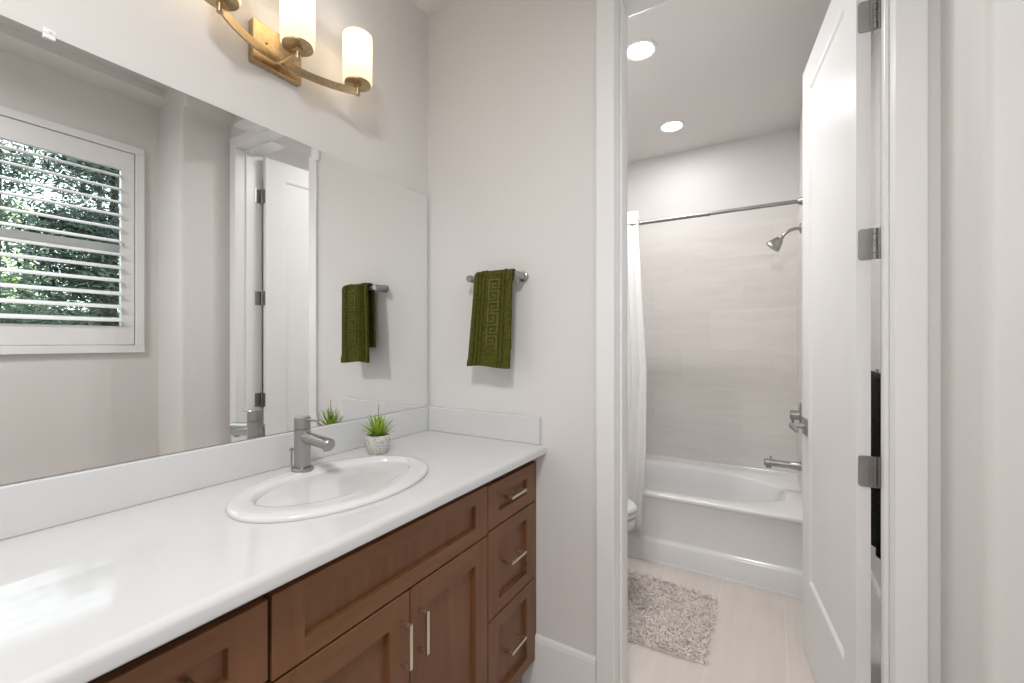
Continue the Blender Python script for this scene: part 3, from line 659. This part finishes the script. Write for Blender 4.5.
# curtain rod and shower curtain
RY, RZ = 2.73, 2.068
cr = thing('shower_curtain_rod', 'slim steel shower curtain rod spanning above the front of the tub', 'curtain rod', (-0.6, RY, RZ))
bm = bmesh.new(); tube(bm, [(BL+0.012, RY, RZ), (-0.300, RY, RZ)], 0.0125, 16); obj('outer_tube', bm, satin, cr, smooth=True)
bm = bmesh.new(); tube(bm, [(-0.300, RY, RZ), (XP-0.002, RY, RZ)], 0.0105, 16); obj('inner_tube', bm, satin, cr, smooth=True)
bm = bmesh.new(); lathe(bm, [(0.0125, -0.008), (0.0150, -0.007), (0.0150, 0.007), (0.0105, 0.008)], (-0.300, RY, RZ), 20, 'X'); obj('joint_collar', bm, satin, cr, smooth=True)
for xx, s in ((XP, -1), (BL+0.0105, 1)):
    bm = bmesh.new(); lathe(bm, [(0.026, 0), (0.025, s*0.006), (0.016, s*0.030), (0.0125, s*0.034)], (xx, RY, RZ), 24, 'X'); obj('end_flange', bm, satin, cr, smooth=True)
settle(cr)
cloth = mat('white_curtain_cloth', (0.88, 0.88, 0.88), 0.8, spec=0.2, **{'Subsurface Weight': 0.0})
noise_mix(cloth, (0.86, 0.86, 0.86), (0.89, 0.89, 0.89), ns=60)
bm = bmesh.new(); NU, NV = 150, 30; g = []
for j in range(NV+1):
    t = j/NV; z = 2.145-(2.145-0.177)*t; row = []
    for i in range(NU+1):
        s = i/NU; ph = s*2*PI*5.75+0.6; tt = min(1, t/0.78)
        amp = 0.010+0.006*min(1, t*3)
        xr = -0.694+0.066*min(1, t*2.0)-0.028*max(0, (t-0.75)/0.25)
        x = -1.15+(xr+1.15)*s+0.010*math.sin(2*ph)*0.6
        y = RY-0.004-0.072*tt+amp*math.sin(ph)+0.004*math.sin(3.1*ph+4*t)
        y = min(y, RY+0.03) if t < 0.75 else min(y, YT-0.012)
        row.append(bm.verts.new((x, y, z+(0.004*math.sin(ph) if j == 0 else 0))))
    g.append(row)
for j in range(NV):
    for i in range(NU): bm.faces.new((g[j][i], g[j][i+1], g[j+1][i+1], g[j+1][i]))
cu = tag(obj('shower_curtain', bm, cloth, None, smooth=True, angle=80), 'white fabric shower curtain gathered at the left end of the rod', 'shower curtain')
sm = cu.modifiers.new('thick', 'SOLIDIFY'); sm.thickness = 0.0025

# ------------------------------------------------------------------ toilet, only the front of its bowl shows past the casing
TY = 2.25
to = thing('toilet', 'white toilet half hidden behind the left door casing', 'toilet', (-0.95, TY, 0))
def egg(x0, x1, w, z, n=48, back=0.9):
    """egg outline, pointed end at x1"""
    out = []; c = x0+(x1-x0)*0.42
    for k in range(n):
        a = 2*PI*k/n; cs, sn = math.cos(a), math.sin(a)
        out.append((c+cs*((x1-c) if cs > 0 else (c-x0)), TY+w*sn*(1 if cs > 0 else 1), z))
    return out
tip = -0.585
bm = bmesh.new()
rings(bm, [egg(-1.18, -0.75, 0.105, 0.0), egg(-1.18, -0.755, 0.105, 0.03), egg(-1.17, -0.77, 0.095, 0.12), egg(-1.17, -0.74, 0.115, 0.20), egg(-1.16, -0.66, 0.155, 0.29), egg(-1.15, tip-0.012, 0.176, 0.355), egg(-1.15, tip-0.008, 0.180, 0.385), egg(-1.14, tip-0.02, 0.17, 0.392)])
obj('bowl', bm, porc, to, smooth=True, angle=60)
bm = bmesh.new(); rings(bm, [egg(-1.13, tip-0.004, 0.180, 0.398), egg(-1.13, tip, 0.184, 0.404), egg(-1.13, tip, 0.184, 0.413), egg(-1.13, tip-0.004, 0.18, 0.417)]); obj('seat', bm, porc, to, smooth=True, angle=60)
bm = bmesh.new(); rings(bm, [egg(-1.14, tip-0.004, 0.180, 0.420), egg(-1.14, tip, 0.184, 0.425), egg(-1.14, tip-0.001, 0.183, 0.436), egg(-1.14, tip-0.015, 0.172, 0.443), egg(-1.12, tip-0.08, 0.12, 0.447)]); obj('lid', bm, porc, to, smooth=True, angle=60)
bm = bmesh.new(); box(bm, BL+0.01, -1.165, TY-0.20, TY+0.20, 0.40, 0.76); obj('tank', bm, porc, to, bevel=0.02, seg=3)
bm = bmesh.new(); box(bm, BL+0.006, -1.155, TY-0.208, TY+0.208, 0.761, 0.795); obj('tank_lid', bm, porc, to, bevel=0.008, seg=3)
bm = bmesh.new(); box(bm, BL+0.02, -1.12, TY-0.11, TY+0.11, 0.0, 0.402); obj('pedestal', bm, porc, to, bevel=0.02, seg=3)
for ch in to.children: ch.data.transform(Matrix.Diagonal((1, 1, 1.09, 1)))
settle(to)

# ------------------------------------------------------------------ bath mat
mat_pts = [(-0.725, 1.920), (-0.232, 1.944), (-0.230, 2.468), (-0.725, 2.515)]
shag = noise_mix(mat('grey_shag', (0.4, 0.37, 0.35), 0.9, spec=0.1), (0.70, 0.64, 0.605), (0.88, 0.83, 0.79), ns=28, detail=5, lo=0.3, hi=0.7)
def mat_at(s, t, z):
    a, b_, c_, d_ = [Vector((*p, 0)) for p in mat_pts]
    p = a.lerp(b_, s).lerp(d_.lerp(c_, s), t); p.z = z; return p
bm = bmesh.new(); nn = 24
rim = [(k/nn, 0) for k in range(nn)]+[(1, k/nn) for k in range(nn)]+[(1-k/nn, 1) for k in range(nn)]+[(0, 1-k/nn) for k in range(nn)]
rings(bm, [[mat_at(s, t, 0.001) for s, t in rim], [mat_at(s, t, 0.008) for s, t in rim]])
rug = tag(obj('bath_mat', bm, shag), 'grey shaggy bath mat on the tiled floor in front of the bathtub', 'bath mat')
random.seed(11); bm = bmesh.new()
for k in range(9500):
    s, t = random.random(), random.random(); p = mat_at(s, t, 0.006)
    az = random.uniform(0, 2*PI); ln = random.uniform(0.016, 0.034); lean = random.uniform(0.25, 1.15)
    d = Vector((math.cos(az)*math.sin(lean), math.sin(az)*math.sin(lean), math.cos(lean))); side = Vector((-math.sin(az), math.cos(az), 0))*random.uniform(0.0018, 0.003)
    q = p+d*ln*0.55; r_ = q+(d+Vector((math.cos(az), math.sin(az), -0.9))*0.6).normalized()*ln*0.5; up = side.cross(d).normalized()*0.0015
    r_.z = max(r_.z, 0.004)
    v = [bm.verts.new(x) for x in (p-side*0.6, p+side*0.6, q+side, q-side, q+up*1.5, r_)]
    bm.faces.new((v[0], v[1], v[2], v[4])); bm.faces.new((v[3], v[0], v[4])); bm.faces.new((v[2], v[5], v[4])); bm.faces.new((v[5], v[3], v[4]))
pile = obj('pile', bm, shag, rug); pile['kind'] = 'stuff'

# ------------------------------------------------------------------ dark towel on a bar behind the door
tb2 = thing('towel_bar', 'towel bar on the bathroom side wall behind the open door', 'towel bar', (BR, 2.24, 1.19))
bm = bmesh.new(); tube(bm, [(BR-0.055, 1.96, 1.19), (BR-0.055, 2.52, 1.19)], 0.009, 16); obj('bar', bm, satin, tb2, smooth=True)
for yy in (1.975, 2.505):
    bm = bmesh.new(); lathe(bm, [(0.011, 0.012), (0.011, 0.065), (0.02, 0.067), (0.02, 0.0745)], (BR-0.075, yy, 1.19), 16, 'X'); obj('post', bm, satin, tb2, smooth=True)
settle(tb2)
char = noise_mix(mat('charcoal_terry', (0.035, 0.036, 0.034), 0.95, spec=0.1), (0.05, 0.052, 0.050), (0.09, 0.092, 0.088), ns=90, bump=0.8, bscale=300)
bm = bmesh.new(); prof2 = [(-0.016, 0.545+(1.19-0.545)*k/14) for k in range(15)]+[(-0.016*math.cos(PI*k/7), 1.19+0.016*math.sin(PI*k/7)) for k in range(1, 7)]+[(0.016, 1.19-(1.19-0.62)*k/12) for k in range(13)]
NY = 40; rows = []
for (dx, z) in prof2:
    dz = max(0, 1.19-z); rows.append([bm.verts.new((BR-0.055+dx-(0.008*math.sin(i/NY*23)*min(1, dz*3) if dx < 0 else 0), 2.03+(2.45-2.03)*i/NY, z)) for i in range(NY+1)])
for a, b_ in zip(rows, rows[1:]): bridge(bm, a, b_, False)
o = tag(obj('bath_towel', bm, char, None, smooth=True, angle=80), 'charcoal bath towel seen through the gap beside the door hinges', 'towel')
so = o.modifiers.new('thick', 'SOLIDIFY'); so.thickness = 0.006; so.offset = 0

# ------------------------------------------------------------------ trees beyond the window
bark = noise_mix(mat('bark', (0.1, 0.08, 0.06), 0.9), (0.06, 0.045, 0.035), (0.14, 0.11, 0.09), scale=(1, 1, 0.2), ns=20)
def foliage_mat(name, c1, c2):
    m = noise_mix(mat(name, c1, 0.6), c1, c2, ns=1.5, detail=5)
    return m
fol_a = foliage_mat('dark_foliage', (0.012, 0.028, 0.020), (0.050, 0.080, 0.052))
fol_b = foliage_mat('mid_foliage', (0.018, 0.042, 0.026), (0.075, 0.115, 0.065))
fol_c = foliage_mat('sun_bright_foliage', (0.22, 0.36, 0.05), (0.42, 0.55, 0.12))  # sunlight is put into this leaf colour, no sun in the scene
def tree(name, label, x, y, h, cr_, z0, n, m, seed, cat='tree'):
    random.seed(seed)
    t = thing(name, label, cat, (x, y, -0.3), group='trees beyond the window')
    bm = bmesh.new(); tube(bm, [(x, y, -0.3), (x+0.05, y, h*0.5), (x, y+0.05, h*0.95)], [0.11, 0.07, 0.02], 10); obj('trunk', bm, bark, t, smooth=True)
    bm = bmesh.new(); cl = []
    for k in range(60):
        zz = random.uniform(z0, h); rad = cr_*math.sqrt(random.random())*(1-0.55*(zz-z0)/(h-z0)); a = random.uniform(0, 2*PI); cl.append((Vector((x+rad*math.cos(a), y+rad*math.sin(a), zz)), random.uniform(0.18, 0.42)))
    for k in range(n):
        c, rr_ = random.choice(cl); d = Vector((random.gauss(0, 1), random.gauss(0, 1), random.gauss(0, 0.55))); p = c+d*rr_*0.55
        a = Vector((random.gauss(0, 1), random.gauss(0, 1), random.gauss(0, 0.6))).normalized(); b_ = a.orthogonal().normalized(); s = random.uniform(0.025, 0.055)
        vs = [bm.verts.new(p+q) for q in (-a*s, b_*s*0.35, a*s, -b_*s*0.35)]; bm.faces.new(vs)
    f = obj('foliage', bm, m, t); f['kind'] = 'stuff'
    settle(t)
tree('garden_tree', 'dark green tree seen in the mirror through the right half of the shutter', 3.2, 1.72, 3.3, 0.62, 0.9, 12000, fol_a, 2)
tree('garden_tree', 'dark green tree seen in the mirror through the left half of the shutter', 5.6, 1.35, 3.9, 0.68, 1.0, 6500, fol_b, 3)
tree('garden_tree', 'tall dark tree farther back between the two nearer trees', 7.2, 2.75, 4.5, 0.8, 1.0, 5500, fol_a, 5)
tree('garden_tree', 'yellow-green tree with sunlight put into its leaf colour, farthest away behind the hedge outside', 11.6, 2.8, 4.3, 0.9, 1.8, 7000, fol_c, 7)
random.seed(21); hg = thing('garden_hedge', 'long dark hedge across the garden outside the window', 'hedge', (9.5, 2.5, -0.3))
bm = bmesh.new(); box(bm, 9.25, 9.75, -2, 7.5, -0.3, 1.7); obj('core', bm, mat('hedge_core', (0.012, 0.02, 0.012), 0.9), hg)
bm = bmesh.new()
for k in range(16000):
    f_ = random.random(); p = Vector((random.uniform(9.1, 9.3), random.uniform(-2, 7.5), random.uniform(-0.3, 1.8))) if f_ < 0.75 else Vector((random.uniform(9.1, 9.9), random.uniform(-2, 7.5), random.uniform(1.65, 1.95)))
    a = Vector((random.gauss(0, 1), random.gauss(0, 1), random.gauss(0, 0.8))).normalized(); b_ = a.orthogonal().normalized(); q_s = random.uniform(0.05, 0.11)
    bm.faces.new([bm.verts.new(p+q) for q in (-a*q_s, b_*q_s*0.4, a*q_s, -b_*q_s*0.4)])
f = obj('foliage', bm, fol_a, hg); f['kind'] = 'stuff'; settle(hg)
lawn = boxo('ground_outside', (0.95, 14, -7, 12, -0.4, -0.3), noise_mix(mat('lawn', (0.05, 0.08, 0.03), 0.9), (0.03, 0.06, 0.02), (0.08, 0.11, 0.05), ns=3))
struct(lawn, 'dark lawn outside the window')
